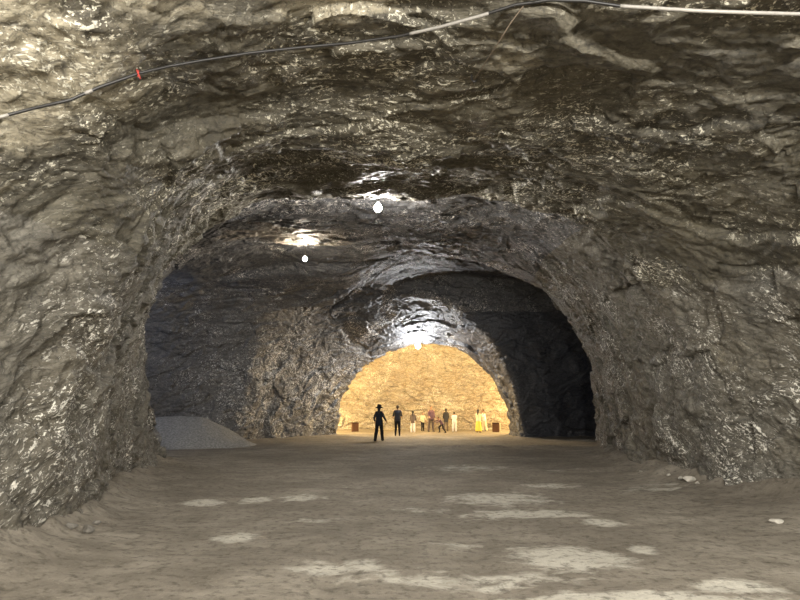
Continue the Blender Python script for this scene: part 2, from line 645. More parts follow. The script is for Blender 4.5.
# ------------------------------------------------------------------ floor
WORN_PATCHES = [(-3.37, 10.56, 0.34, 0.43, 1),
                (-2.55, 10.9, 0.28, 0.46, 0.95),
                (-1.81, 11.13, 0.47, 0.48, 0.8),
                (-2.06, 7.8, 0.3, 0.35, 0.95),
                (-0.66, 6.39, 0.61, 0.34, 0.8),
                (0.71, 7.36, 0.4, 0.31, 0.7),
                (1.86, 6.84, 0.68, 0.62, 1),
                (1.79, 11.01, 1.25, 0.95, 0.8),
                (1.92, 9.5, 1.07, 0.52, 0.85),
                (2.83, 8.78, 0.31, 0.37, 0.9),
                (2.77, 7.16, 0.21, 0.24, 0.95),
                (3.09, 12.8, 0.71, 0.48, 0.75),
                (2.01, 5.32, 1.26, 0.31, 1),
                (3.03, 5.71, 0.45, 0.24, 0.95),
                (0.66, 5.97, 1.42, 0.4, 0.65),
                (1.9, 16.55, 1.63, 1.09, 0.6),
                (-1.28, 8.85, 0.43, 0.3, 0.6),
                (5.06, 12.19, 0.99, 0.73, 0.6),
                (0.32, 9.86, 0.64, 0.47, 0.5),
                (4.2, 16.03, 1.31, 0.76, 0.45),
                (4.36, 9.0, 0.44, 0.31, 0.4),
                (-1.04, 12.8, 0.83, 0.48, 0.4)]
fx = grid(-20, 20, lambda x: .06 if abs(x) < 8 else .25)
fy = grid(-8.5, 45.5, lambda y: .05 if 2 < y < 12 else (.3 if y < 2 else (.1 if y < 25 else .2)))
GX, GY = np.meshgrid(fx, fy, indexing='ij')


def floor_z(x, y):
    x = np.asarray(x, F32).ravel(); y = np.asarray(y, F32).ravel()
    P = np.stack([x, y, np.zeros_like(x)], 1)
    c = np.minimum(cave(x, y, np.full_like(x, .4)), 0)
    n = fbm(P / 1.1 + 4, 3)
    berm = (.26 + .30 * n + .10 * fbm(P * 2.3 + 9, 3)) * np.exp(c / .45)
    berm *= np.interp(y, [20, 27], [1, .25])
    left = .55 * np.exp(-((x + 5.2) / 1.3) ** 2 - ((y - 5.6) / 1.6) ** 2)
    right = .30 * np.exp(-((x - 7.0) / 1.2) ** 2 - ((y - 8.6) / 2.2) ** 2)
    z = .05 * fbm(P / 2.2, 4) + .022 * fbm(P * 1.6, 4) + .012 * fbm(P * 5.0, 3) + np.maximum(berm, 0) + left + right
    # shallow wheel ruts down the middle of the drift
    for xc in (-.95, .55):
        z -= .02 * np.exp(-((x - xc - .25 * np.sin(y * .22)) / .16) ** 2)
    return z


FZ = floor_z(GX, GY)
FV = np.stack([GX.ravel(), GY.ravel(), FZ], 1)
nx, ny = len(fx), len(fy)
i = (np.arange(nx - 1)[:, None] * ny + np.arange(ny - 1)[None]).ravel()
FQ = np.stack([i, i + ny, i + ny + 1, i + 1], 1)
FLOOR = tag(mesh_from('floor', FV, FQ, M_FLOOR), kind='structure')
# where the packed rock flour is worn bare: (x, y, half width, half depth, amount)
WORN = np.zeros(len(FV), F32)
for wx, wy, wa, wb, wk in WORN_PATCHES:
    r2 = ((FV[:, 0] - wx) / wa) ** 2 + ((FV[:, 1] - wy) / wb) ** 2
    WORN = np.maximum(WORN, wk * np.exp(-r2 * .8))
att = FLOOR.data.attributes.new('worn', 'FLOAT', 'POINT')
att.data.foreach_set('value', WORN)


def fz(x, y):
    return float(floor_z([x], [y])[0])


# ------------------------------------------------------------------ lamps
M_BULB = emit('lit_bulb', (1.0, .97, .92), 900)
M_SOCK = plain('lamp_socket', (.05, .05, .05), .5)
M_CORD = plain('lamp_cord', (.06, .055, .05), .6)


def lathe(prof, n=20):
    V, Q = [], []
    for r, z in prof:
        for k in range(n):
            a = 2 * math.pi * k / n
            V.append((r * math.cos(a), r * math.sin(a), z))
    for j in range(len(prof) - 1):
        for k in range(n):
            a, b = j * n + k, j * n + (k + 1) % n
            Q.append((a, b, b + n, a + n))
    return np.array(V, F32), np.array(Q)


def tube(pts, r, n=8, sub=1):
    P = [Vector(p) for p in pts]
    if sub > 1:   # catmull-rom
        R = []
        for i in range(len(P) - 1):
            p0, p1, p2, p3 = P[max(i - 1, 0)], P[i], P[i + 1], P[min(i + 2, len(P) - 1)]
            for k in range(sub):
                t = k / sub
                R.append(.5 * ((2 * p1) + (p2 - p0) * t + (2 * p0 - 5 * p1 + 4 * p2 - p3) * t * t + (3 * p1 - p0 - 3 * p2 + p3) * t ** 3))
        R.append(P[-1])
        P = R
    V, Q = [], []
    for i, p in enumerate(P):
        t = (P[min(i + 1, len(P) - 1)] - P[max(i - 1, 0)]).normalized()
        a = t.orthogonal().normalized() if i == 0 else (a - t * a.dot(t)).normalized()
        b = t.cross(a)
        for k in range(n):
            th = 2 * math.pi * k / n
            V.append(p + (a * math.cos(th) + b * math.sin(th)) * r)
    for i in range(len(P) - 1):
        for k in range(n):
            Q.append((i * n + k, i * n + (k + 1) % n, (i + 1) * n + (k + 1) % n, (i + 1) * n + k))
    m = len(V)
    V += [P[0], P[-1]]
    e = (len(P) - 1) * n
    for k in range(0, n, 2):
        Q.append((m, (k + 2) % n, k + 1, k))
        Q.append((m + 1, e + k, e + k + 1, e + (k + 2) % n))
    return np.array([tuple(v) for v in V], F32), np.array(Q)


def ray_rock(org, d, skip=0.0):
    """world point where a ray meets the rock meshes"""
    best = None
    for o in COL.objects:
        if o.type == 'MESH' and o.get('kind') == 'structure':
            ok, p, n, idx = o.ray_cast(Vector(org), Vector(d))
            if ok and (best is None or (p - Vector(org)).length < best):
                best = (p - Vector(org)).length
    return None if best is None else Vector(org) + Vector(d).normalized() * best


def pendant(x, y, z, label, rb, mat):
    """bulb on a short cord; z is the bulb centre"""
    top = ray_rock((x, y, z - .3), (0, 0, 1))
    tz = top.z + .05 if top else z + .4
    o = empty('pendant_lamp', (x, y, z))
    tag(o, label, 'lamp', 'bulb lamps hung along the tunnel')
    pr = [(0, -rb)] + [(rb * math.cos(a), rb * math.sin(a)) for a in np.linspace(-1.4, .9, 14)] + [(rb * .42, rb * 1.15), (rb * .4, rb * 1.3)]
    v, q = lathe(pr)
    mesh_from('bulb', v, q, mat, o)
    v, q = lathe([(0, rb * 1.95), (rb * .3, rb * 1.95), (rb * .46, rb * 1.8), (rb * .46, rb * 1.2), (rb * .4, rb * 1.18)])
    mesh_from('socket', v, q, M_SOCK, o)
    v, q = tube([(0, 0, rb * 1.9), (.01, 0, rb * 1.9 + .1), (0, 0, tz - z)], .012)
    mesh_from('cord', v, q, M_CORD, o)
    return o


def px(p, y):
    """world x,z of pixel column/row at depth y"""
    a = (300 - p[1]) / FPX
    dy = math.cos(PITCH) - math.sin(PITCH) * a
    dz = math.sin(PITCH) + math.cos(PITCH) * a
    return ((p[0] - 400) / FPX / dy * y, y, CAMZ + dz / dy * y)


LAMPS = [((378, 208), 12.65, 'bulb lamp nearest the viewer, hanging highest from the ceiling ledge', .085, 1.0),
         ((305, 259), 21.0, 'small bulb lamp lighting a warm patch of ceiling above the left passage', .075, 1.0),
         ((418, 346), 34.5, 'bright bulb lamp hung just before the yellow-lit chamber', .14, 1.0)]
BULB_E = [(1.0, .95, .88, 2000), (1.0, .88, .70, 1300), (.93, .96, 1.0, 1150)]
for (pp, d, lb, rb, k), (r, g, b, e) in zip(LAMPS, BULB_E):
    w = px(pp, d)
    pendant(w[0], w[1], w[2], lb, rb, emit('lit_bulb', (r, g, b), e))



#@@A
# ------------------------------------------------------------------ people: bodies and clothes as smooth solids
def sd_eval(prims, xs, ys, zs):
    D = np.full((len(xs), len(ys), len(zs)), .09, F32)
    for a, b, ra, rb, k in prims:
        a = np.array(a, F32); b = np.array(b, F32)
        R = max(ra, rb) + .085
        lo, hi = np.minimum(a, b) - R, np.maximum(a, b) + R
        sl = []
        for ax, l, h in zip((xs, ys, zs), lo, hi):
            sl.append(slice(int(np.searchsorted(ax, l)), int(np.searchsorted(ax, h))))
        if any(q.stop <= q.start for q in sl):
            continue
        X, Y, Z = np.meshgrid(xs[sl[0]], ys[sl[1]], zs[sl[2]], indexing='ij')
        ab = b - a
        L2 = float((ab * ab).sum()) + 1e-9
        t = np.clip(((X - a[0]) * ab[0] + (Y - a[1]) * ab[1] + (Z - a[2]) * ab[2]) / L2, 0, 1)
        d = np.sqrt((X - a[0] - t * ab[0]) ** 2 + (Y - a[1] - t * ab[1]) ** 2 + (Z - a[2] - t * ab[2]) ** 2) - (ra + (rb - ra) * t)
        D[tuple(sl)] = smin(D[tuple(sl)], d.astype(F32), k)
    return D


def axis(prims, i, fine, cs, ff):
    lo = min(min(p[0][i], p[1][i]) - max(p[2], p[3]) for p in prims) - .04
    hi = max(max(p[0][i], p[1][i]) + max(p[2], p[3]) for p in prims) + .04
    v = [lo]
    while v[-1] < hi:
        st = ff if any(a - .01 < v[-1] < b for a, b in [f[i] for f in fine]) else cs
        v.append(v[-1] + st)
    return np.array(v, F32)


def solid(name, prims, mat, parent, cs=.014, fine=(), ff=.006, cut=None):
    ax = [axis(prims, i, fine, cs, ff) for i in range(3)]
    D = sd_eval(prims, *ax)
    if cut is not None:
        X, Y, Z = np.meshgrid(*ax, indexing='ij')
        D = np.maximum(D, cut(X, Y, Z).astype(F32))
    V, Q = surface_nets(-D, *ax)
    V = smooth(V, Q, 1, .4)
    return mesh_from(name, V, Q, mat, parent)


def vec(*a):
    return np.array(a, float)


def hand(w, d, side, palm_n, curl):
    """wrist, pointing direction, across-the-palm direction (to the thumb), palm normal"""
    d = d / np.linalg.norm(d)
    s = side - d * side.dot(d); s /= np.linalg.norm(s)
    n = np.cross(d, s)
    if n.dot(palm_n) < 0:
        n = -n
    P = []
    fl = [.072, .082, .077, .060]
    for i, L in enumerate(fl):
        off = s * (.030 - i * .020)
        kn = w + d * (.088 - .004 * abs(i - 1)) + off
        P.append((w + d * .012 + off * .55, kn, .013, .011, .012))
        a = kn
        ang = curl * .35
        for q, (f, r) in enumerate(((.45, .0092), (.30, .0084), (.25, .0076))):
            dr = d * math.cos(ang) + n * math.sin(ang)
            b = a + dr * L * f
            P.append((a, b, r, r - .0008, .003))
            a = b
            ang += curl
    t0 = w + d * .022 + s * .022
    t1 = t0 + (d * .55 + s * .75 + n * .35) * .040
    t2 = t1 + (d * .85 + s * .35 + n * .40) * .030
    t3 = t2 + (d * .95 + s * .05 + n * .35) * .024
    P += [(t0, t1, .014, .011, .008), (t1, t2, .0105, .0095, .003), (t2, t3, .0095, .008, .003)]
    return P


SKIN = plain('skin', (.36, .20, .13), .55, .35, vary=.08)
SKIN2 = plain('skin_light', (.46, .29, .20), .55, .35, vary=.08)
HAIR = plain('dark_hair', (.018, .014, .011), .5, .4, vary=.3, scale=80)
EYE = plain('eye_dark', (.03, .02, .015), .2, .5)
SHOE_D = plain('dark_shoe', (.03, .03, .032), .6)
SHOE_L = plain('pale_shoe', (.5, .47, .43), .6)


def rotx(v, a):
    c, s = math.cos(a), math.sin(a)
    return vec(v[0], v[1] * c - v[2] * s, v[1] * s + v[2] * c)


def figure(px_x, row, H, label, yaw, lean=0.0, legs=((0, 0, 0), (0, 0, 0)), arms=((.05, .12, .15), (.05, .12, .15)),
           top=None, top_len=0.0, sleeve=1.0, bottom=None, kind='trousers', flare=0.0, hair='short', hat=None,
           shoe=None, skin=None, width=1.0, head_turn=0.0, loc=None, slack=.016):
    """legs: (forward swing, side spread, knee bend); arms: (forward, side, elbow) in radians; figure faces -y before yaw"""
    k = H / 1.70
    skin = skin or SKIN
    hipz = .90
    pel = vec(0, 0, hipz)
    # legs
    L = []
    for sgn, (fw, sd, kb) in zip((-1, 1), legs):
        hip = pel + vec(sgn * .088, 0, -.01)
        th = vec(sgn * math.sin(sd), -math.sin(fw) * math.cos(sd), -math.cos(fw) * math.cos(sd))
        knee = hip + th * .425
        f2 = fw - kb
        sh = vec(sgn * math.sin(sd) * .8, -math.sin(f2) * math.cos(sd), -math.cos(f2) * math.cos(sd))
        ank = knee + sh * .40
        L.append((hip, knee, ank, f2))
    low = min(l[2][2] for l in L) - .075
    up = lambda v: rotx(v - pel, lean) + pel        # lean forward (towards -y)
    chest = up(vec(0, 0, 1.24)); ab = up(vec(0, .0, 1.07)); neck0 = up(vec(0, .01, 1.40))
    neck1 = up(vec(0, -.005, 1.50)); head = up(vec(0, -.015, 1.59))
    A = []
    for sgn, (fw, sd, eb) in zip((-1, 1), arms):
        sh = up(vec(sgn * .170 * width, .0, 1.385))
        u = vec(sgn * math.sin(sd), -math.sin(fw) * math.cos(sd), -math.cos(fw) * math.cos(sd))
        el = sh + u * .285
        f2 = fw + eb
        v = vec(sgn * math.sin(sd) * .4, -math.sin(f2), -math.cos(f2)); v /= np.linalg.norm(v)
        wr = el + v * .245
        A.append((sh, el, wr, v, sgn))
    w = width
    B = []
    # trunk
    for s_ in (-1, 1):
        B += [(up(vec(s_ * .055 * w, 0, .95)), up(vec(s_ * .045 * w, 0, 1.08)), .105, .092, .04),
              (up(vec(s_ * .045 * w, 0, 1.08)), up(vec(s_ * .075 * w, 0, 1.28)), .092, .098, .05),
              (up(vec(s_ * .075 * w, 0, 1.28)), up(vec(s_ * .125 * w, .005, 1.375)), .085, .045, .04)]
    B += [(chest, neck0, .09, .055, .05), (neck0, neck1, .050, .046, .03),
          (head + vec(0, .012, .012), head + vec(0, .0, .02), .088, .086, .03), (head + vec(0, -.01, -.02), head + vec(0, -.035, -.075), .07, .035, .03)]
    # face
    B += [(head + vec(0, -.085, .005), head + vec(0, -.103, -.025), .010, .014, .010),
          (head + vec(-.018, -.080, -.055), head + vec(.018, -.080, -.055), .009, .009, .008)]
    for s_ in (-1, 1):
        B.append((head + vec(s_ * .084, .012, .012), head + vec(s_ * .086, .010, -.020), .013, .009, .006))
        B.append((head + vec(s_ * .015, -.084, .022), head + vec(s_ * .045, -.074, .022), .008, .007, .008))
    for hip, knee, ank, f2 in L:
        mid = knee + (ank - knee) * .3 + vec(0, .02, 0)
        B += [(hip, knee, .088, .055, .03), (knee, mid, .054, .054, .02), (mid, ank, .054, .037, .02)]
        heel = ank + vec(0, .03, -.035)
        toe = ank + vec(0, -.135, -.045 - .25 * max(-f2, 0) * .2)
        B += [(ank, heel, .038, .032, .015), (heel, toe, .033, .026, .02)]
    fine = []
    for sh, el, wr, v, sgn in A:
        B += [(sh, el, .052, .040, .03), (el, wr, .040, .026, .015)]
        hp = hand(wr, v, vec(0, -1, .15) if abs(v[1]) < .8 else vec(-sgn, 0, .3), vec(-sgn, 0, 0), .38)
        B += hp
        pts = np.array([q for p_ in hp for q in p_[:2]])
        lo, hi = pts.min(0) - .02, pts.max(0) + .02
        fine.append([(lo[j], hi[j]) for j in range(3)])
    fine.append([(head[0] - .1, head[0] + .1), (head[1] - .12, head[1] + .11), (head[2] - .13, head[2] + .12)])
    if loc is None:
        loc = px((px_x, row), 30)   # refined below from the ground row
        a = (300 - row) / FPX
        dy = math.cos(PITCH) - math.sin(PITCH) * a
        dz = math.sin(PITCH) + math.cos(PITCH) * a
        D = -CAMZ / dz * dy
        loc = ((px_x - 400) / FPX / dy * D, D)
    ground = fz(loc[0], loc[1])
    root = empty('person', (loc[0], loc[1], ground), yaw)
    tag(root, label, 'person')
    root['_low'] = 0
    del root['_low']
    sc = lambda P_: [(a_ * k - vec(0, 0, low * k), b_ * k - vec(0, 0, low * k), ra * k, rb * k, kk * k) for a_, b_, ra, rb, kk in P_]
    fs = [[(a_ * k - (low * k if j == 2 else 0), b_ * k - (low * k if j == 2 else 0)) for j, (a_, b_) in enumerate(f)] for f in fine]
    solid('body', sc(B), skin, root, .016, fs, .0055)
    e = []
    for s_ in (-1, 1):
        c = head + vec(s_ * .032, -.078, .008)
        e.append((c, c + vec(.001, 0, 0), .011, .011, .0005))
        solid('eye', sc(e[-1:]), EYE, root, .005)
    # hair
    hp = []
    if hair:
        hp += [(head + vec(0, .022, .030), head + vec(0, .012, .035), .093, .091, .03), (head + vec(0, .045, .0), head + vec(0, .045, -.03), .07, .06, .03)]
        if hair == 'long':
            hp += [(head + vec(0, .05, -.03), up(vec(0, .085, 1.33)), .075, .055, .03)]
        if hair == 'bun':
            hp += [(head + vec(0, .10, .07), head + vec(0, .11, .075), .04, .04, .01)]
        hy = head
        solid('hair', sc(hp), HAIR, root, .014, cut=(lambda X, Y, Z: -(Y / k - hy[1] + .055 + .5 * np.maximum(hy[2] + .06 - (Z / k + low), 0) * -1)) if True else None)
    if hat is not None:
        hh = up(vec(0, -.005, 1.655))
        V_, Q_ = lathe([(0, .115), (.06, .112), (.092, .09), (.104, .0), (.112, -.02), (.235, -.075), (.238, -.083), (.108, -.035), (.098, -.02), (.09, .06), (.0, .10)], 32)
        ho = mesh_from('sun_hat', V_ * k, Q_, hat, root, loc=tuple(hh * k - vec(0, 0, low * k)))
        ho.rotation_euler = (lean * .5, 0, 0)
    # top
    if top is not None:
        T = []
        for a_, b_, ra, rb, kk in B[:6]:
            T.append((a_, b_, ra + slack, rb + slack * .8, kk))
        T.append((chest, up(vec(0, .01, 1.40)), .10, .062, .05))
        if top_len > 0:
            for s_ in (-1, 1):
                T.append((up(vec(s_ * .055 * w, 0, .95)), vec(s_ * .06 * w, 0, .90 - top_len), .118, .128, .05))
        for sh, el, wr, v, sgn in A:
            f = min(sleeve, .5) * 2
            T.append((sh - vec(0, 0, .012), sh + (el - sh) * f, .052, .052, .03))
            if sleeve > .5:
                T.append((el, el + (wr - el) * (sleeve - .5) * 2 * .92, .054, .042, .02))
        hz_, hx_ = (.865 - top_len - low) * k, .205 * k * w
        hem = None if lean > .2 else (lambda X, Y, Z: np.where(np.abs(X) < hx_, hz_ - Z, -1.0))
        solid('top', sc(T), top, root, .013, cut=hem)
    if bottom is not None:
        T = []
        if kind == 'skirt':
            hipc = pel + vec(0, 0, .09)
            feet = (L[0][2] + L[1][2]) / 2
            e0 = L[0][2] + vec(0, 0, .10); e1 = L[1][2] + vec(0, 0, .10)
            for q in np.linspace(0, 1, 5):
                T.append((vec((q - .5) * .12, 0, hipc[2]), e0 + (e1 - e0) * q, .10, .09 + flare, .05))
            zc = (min(L[0][2][2], L[1][2][2]) + .02 - low) * k
            cutf = lambda X, Y, Z: zc - Z
            solid('skirt', sc(T), bottom, root, .014, cut=cutf)
        else:
            for s_ in (-1, 1):
                T.append((up(vec(s_ * .055 * w, 0, 1.0)), pel + vec(s_ * .055 * w, 0, .03), .112, .116, .03))
            for hip, knee, ank, f2 in L:
                mid = knee + (ank - knee) * .3 + vec(0, .02, 0)
                T += [(hip, knee, .102, .072 + flare * .5, .03), (knee, mid, .072 + flare * .5, .068 + flare * .7, .02),
                      (mid, ank - (knee - ank) * .05, .068 + flare * .7, .050 + flare, .02)]
            solid('trousers', sc(T), bottom, root, .013)
    for hip, knee, ank, f2 in L:
        heel = ank + vec(0, .03, -.036)
        toe = ank + vec(0, -.14, -.046)
        solid('shoe', sc([(heel, toe, .040, .034, .02), (ank + vec(0, 0, -.02), heel, .040, .038, .02)]), shoe or SHOE_D, root, .011,
              cut=(lambda X, Y, Z, z0=(heel[2] - low - .040) * k: z0 - Z))
    return root


PI = math.pi
c_black = plain('black_cloth', (.012, .012, .015), .85)
c_navy = plain('dark_navy_cloth', (.018, .022, .032), .85)
c_char = plain('charcoal_cloth', (.035, .035, .042), .85)
c_grey = plain('grey_brown_cloth', (.12, .095, .085), .85)
c_white = plain('white_cloth', (.75, .73, .70), .85, vary=.06)
c_cream = plain('cream_cloth', (.66, .60, .42), .85, vary=.08)
c_yellow = plain('yellow_cloth', (.75, .55, .10), .85, vary=.08)
c_mauve = plain('mauve_cloth', (.13, .075, .10), .85)
c_straw = plain('hat_cloth', (.02, .018, .018), .8)

figure(379, 441, 1.74, 'person in a dark brimmed hat and black clothes striding away, nearest the viewer', PI - .25,
       legs=((.34, .03, .12), (-.22, .03, .22)), arms=((.0, .36, 1.0), (.0, .34, .85)), top=c_navy, top_len=.10, sleeve=.98,
       bottom=c_black, flare=.022, hair='long', hat=c_straw, shoe=SHOE_D, slack=.018, width=.9)
figure(397.5, 436, 1.74, 'person standing with back turned in dark top and slim black leggings', PI + .05,
       legs=((.0, .03, 0), (.02, .03, 0)), arms=((.35, .18, .9), (.35, .18, .9)), top=c_char, top_len=.06, sleeve=.55,
       bottom=c_black, hair='bun', slack=.022, width=1.05)
figure(413, 432.2, 1.42, 'person with long dark hair, brown-grey top and white trousers in the yellow chamber', PI - .3,
       legs=((.0, .07, 0), (.03, .07, 0)), arms=((.1, .15, .3), (.1, .15, .3)), top=c_grey, top_len=.15, sleeve=.9,
       bottom=c_white, flare=.03, hair='long')
figure(422.5, 431.2, 1.30, 'small person in a cream top and dark trousers beside the tall mauve-clad person', .4,
       legs=((.35, .05, .4), (-.05, .1, .2)), arms=((.3, .2, .8), (.2, .3, .4)), lean=.18, top=c_cream, top_len=.08, sleeve=.7,
       bottom=c_black, hair='short', skin=SKIN2)
figure(431.3, 431.8, 1.72, 'tall person in a mauve shirt and grey-brown trousers with feet apart', .35,
       legs=((.05, .18, 0), (.0, .10, 0)), arms=((.15, .2, .9), (.1, .12, .3)), top=c_mauve, top_len=.08, sleeve=.9,
       bottom=c_grey, flare=.018, hair='short', skin=SKIN2, width=1.05)
figure(442.3, 433.0, 1.18, 'small person in dark clothes bending forward with knees bent and arms out', -.9 - PI / 6,
       legs=((.75, .12, .95), (-.15, .15, .45)), arms=((1.1, .3, .3), (.7, .35, .4)), lean=.60, top=c_mauve, top_len=.02, sleeve=.9,
       bottom=c_black, hair='short')
figure(446.2, 430.7, 1.55, 'person in charcoal clothes standing just behind the small bending person', PI,
       legs=((0, .04, 0), (0, .04, 0)), arms=((.2, .12, .4), (.2, .12, .4)), top=c_char, top_len=.2, sleeve=.9,
       bottom=c_grey, flare=.01, hair='long')
figure(454.5, 432, 1.34, 'short-haired person all in white, alone between two groups', PI + .1,
       legs=((0, .05, 0), (.04, .05, 0)), arms=((.5, .12, 1.2), (.5, .12, 1.2)), top=c_white, top_len=.1, sleeve=.5,
       bottom=c_white, flare=.012, hair='short', width=1.1)
figure(478.6, 432.4, 1.50, 'person in a long yellow skirt and cream top near the brown bin', PI - .5,
       legs=((0, .05, 0), (.03, .05, 0)), arms=((.6, .1, .9), (.3, .15, .6)), top=c_cream, top_len=.05, sleeve=.9,
       bottom=c_yellow, kind='skirt', flare=.05, hair='long')
figure(484.6, 431.0, 1.50, 'person in white shirt and trousers turned towards the yellow skirt', -PI / 2 + .2,
       legs=((.15, .05, .1), (-.15, .05, .05)), arms=((.8, .1, .6), (.5, .1, .8)), lean=.12, top=c_white, top_len=.06, sleeve=.9,
       bottom=c_cream, flare=.01, hair='short')


# ------------------------------------------------------------------ gravel heap, stones, bins
def ground_at(p):
    a = (300 - p[1]) / FPX
    dy = math.cos(PITCH) - math.sin(PITCH) * a
    dz = math.sin(PITCH) + math.cos(PITCH) * a
    D = -CAMZ / dz * dy
    return ((p[0] - 400) / FPX / dy * D, D)


M_GRAVEL = plain('gravel', (.29, .285, .27), .9, .15, vary=.3, scale=14, bump=.03)
hx, hy = -9.3, 26.3
hr = np.concatenate([[0], np.linspace(.12, 3.6, 60)]).astype(F32)
ha = np.linspace(0, 2 * PI, 161)[:-1].astype(F32)
RR, AA = np.meshgrid(hr, ha, indexing='ij')
hX, hY = RR * np.cos(AA), RR * np.sin(AA)
hP = np.stack([hX.ravel() * 1, hY.ravel(), 0 * hX.ravel()], 1)
ridge = np.sqrt((np.maximum(np.abs(hP[:, 0] + .3) - .7, 0)) ** 2 + hP[:, 1] ** 2)
hz = 1.42 - .54 * np.sqrt(ridge ** 2 + .12) + .10 * fbm(hP * 1.1 + 8, 4) + .03 * fbm(hP * 6, 3)
hz = np.maximum(hz, -.12) + floor_z(hP[:, 0] + hx, hP[:, 1] + hy)
nh = len(ha)
ii = (np.arange(len(hr) - 1)[:, None] * nh + np.arange(nh)[None]).ravel()
jj = (np.arange(len(hr) - 1)[:, None] * nh + (np.arange(nh)[None] + 1) % nh).ravel()
o = mesh_from('gravel_heap', np.stack([hP[:, 0], hP[:, 1], hz], 1), np.stack([ii, ii + nh, jj + nh, jj], 1), M_GRAVEL, loc=(hx, hy, 0))
tag(o, 'smooth grey heap of gravel at the mouth of the dark left passage', 'gravel heap')

M_STONE = plain('pale_stone', (.50, .47, .41), .7, .3, vary=.3, scale=9, bump=.02)
M_STONE_D = plain('grey_stone', (.20, .185, .16), .75, .3, vary=.35, scale=9, bump=.02)


def stone(p, size, seed, mat, label, group=None, loc=None, flat=.65):
    V, Q = [], []
    n = 14
    g = np.linspace(-1, 1, n)
    tmp = grid(-1.3, 1.3, lambda t: .13)
    X, Y, Z = np.meshgrid(tmp, tmp, tmp, indexing='ij')
    r = np.random.default_rng(seed)
    D = np.sqrt(X ** 2 + Y ** 2 + Z ** 2) - 1.05
    for _ in range(11):
        nn = r.normal(size=3); nn /= np.linalg.norm(nn)
        D = np.maximum(D, X * nn[0] + Y * nn[1] + Z * nn[2] - r.uniform(.55, .85))
    V, Q = surface_nets(-D.astype(F32), tmp, tmp, tmp)
    V = V * np.array([1.25, .9, flat], F32) * size
    V -= np.array([0, 0, V[:, 2].min() + .12 * size], F32)
    x, y = loc or ground_at(p)
    o = mesh_from('stone', V, Q, mat, loc=(x, y, fz(x, y)))
    o.rotation_euler = (0, 0, r.uniform(0, 6))
    tag(o, label, 'stone', group)
    return o


stone((777, 527), .075, 1, M_STONE, 'single pale oblong stone lying on bare ground at lower right', flat=.5)
for q, (p, sz) in enumerate((((690, 489), .10), ((682, 487), .07), ((669, 484), .05), ((698, 491), .05), ((641, 478), .045))):
    stone(p, sz, 20 + q, M_STONE, 'small whitish stone fallen at the foot of the right wall', 'whitish stones below the right wall')
for q, (p, sz) in enumerate((((60, 533), .055), ((70, 541), .07), ((88, 539), .085), ((97, 533), .05))):
    stone(p, sz, 40 + q, M_STONE_D, 'grey angular stone at the toe of the bulging left wall', 'grey stones below the left wall')

M_BIN = plain('brown_bin', (.10, .045, .02), .7, vary=.2)
M_BIN_D = plain('dark_rim', (.04, .02, .012), .7)


def bx(c, s, bev=.01):
    v = []
    for sz in (-1, 1):
        for sx, sy in ((-1, -1), (1, -1), (1, 1), (-1, 1)):
            v.append((c[0] + sx * s[0] / 2, c[1] + sy * s[1] / 2, c[2] + sz * s[2] / 2))
    q = [(0, 3, 2, 1), (4, 5, 6, 7), (0, 1, 5, 4), (1, 2, 6, 5), (2, 3, 7, 6), (3, 0, 4, 7)]
    return np.array(v, F32), np.array(q)


def merge(*parts):
    V, Q, n = [], [], 0
    for v, q in parts:
        V.append(v); Q.append(q + n); n += len(v)
    return np.concatenate(V), np.concatenate(Q)


def flat(o):
    for p in o.data.polygons:
        p.use_smooth = False
    return o


def bin_(p, label, rz, h=.60, w=.44):
    x, y = ground_at(p)
    r = empty('bin', (x, y, fz(x, y)), rz)
    tag(r, label, 'bin', 'brown bins at the sides of the lit chamber')
    t = .025
    parts = [bx((0, 0, t / 2), (w, w, t))]
    for sx in (-1, 1):
        parts.append(bx((sx * (w / 2 - t / 2), 0, h / 2), (t, w, h)))
        parts.append(bx((0, sx * (w / 2 - t / 2), h / 2), (w - 2 * t, t, h)))
    flat(mesh_from('body', *merge(*parts), M_BIN, r))
    rim = []
    for sx in (-1, 1):
        rim.append(bx((sx * w / 2, 0, h), (.04, w + .04, .05)))
        rim.append(bx((0, sx * w / 2, h), (w - .04, .04, .05)))
    flat(mesh_from('rim', *merge(*rim), M_BIN_D, r))


bin_((355, 431.6), 'brown square bin at the left side of the yellow-lit chamber', .2)
bin_((495.8, 431.9), 'brown square bin beside a short pale post, right of the yellow skirt', -.1)
M_POST = plain('pale_post', (.65, .60, .48), .6, vary=.08)
x, y = ground_at((500.3, 431.9))
r = empty('marker_post', (x, y, fz(x, y)))
tag(r, 'short pale post standing right of the brown bin', 'post')
v, q = lathe([(0, 0), (.028, 0), (.028, .56), (.022, .575), (0, .58)], 12)
mesh_from('shaft', v, q, M_POST, r)
v, q = lathe([(0, 0), (.075, 0), (.075, .018), (.035, .03), (0, .03)], 16)
mesh_from('base', v, q, M_POST, r)


# ------------------------------------------------------------------ cable under the ceiling
def cam_dir(p):
    a = (300 - p[1]) / FPX
    return Vector(((p[0] - 400) / FPX, math.cos(PITCH) - math.sin(PITCH) * a, math.sin(PITCH) + math.cos(PITCH) * a))


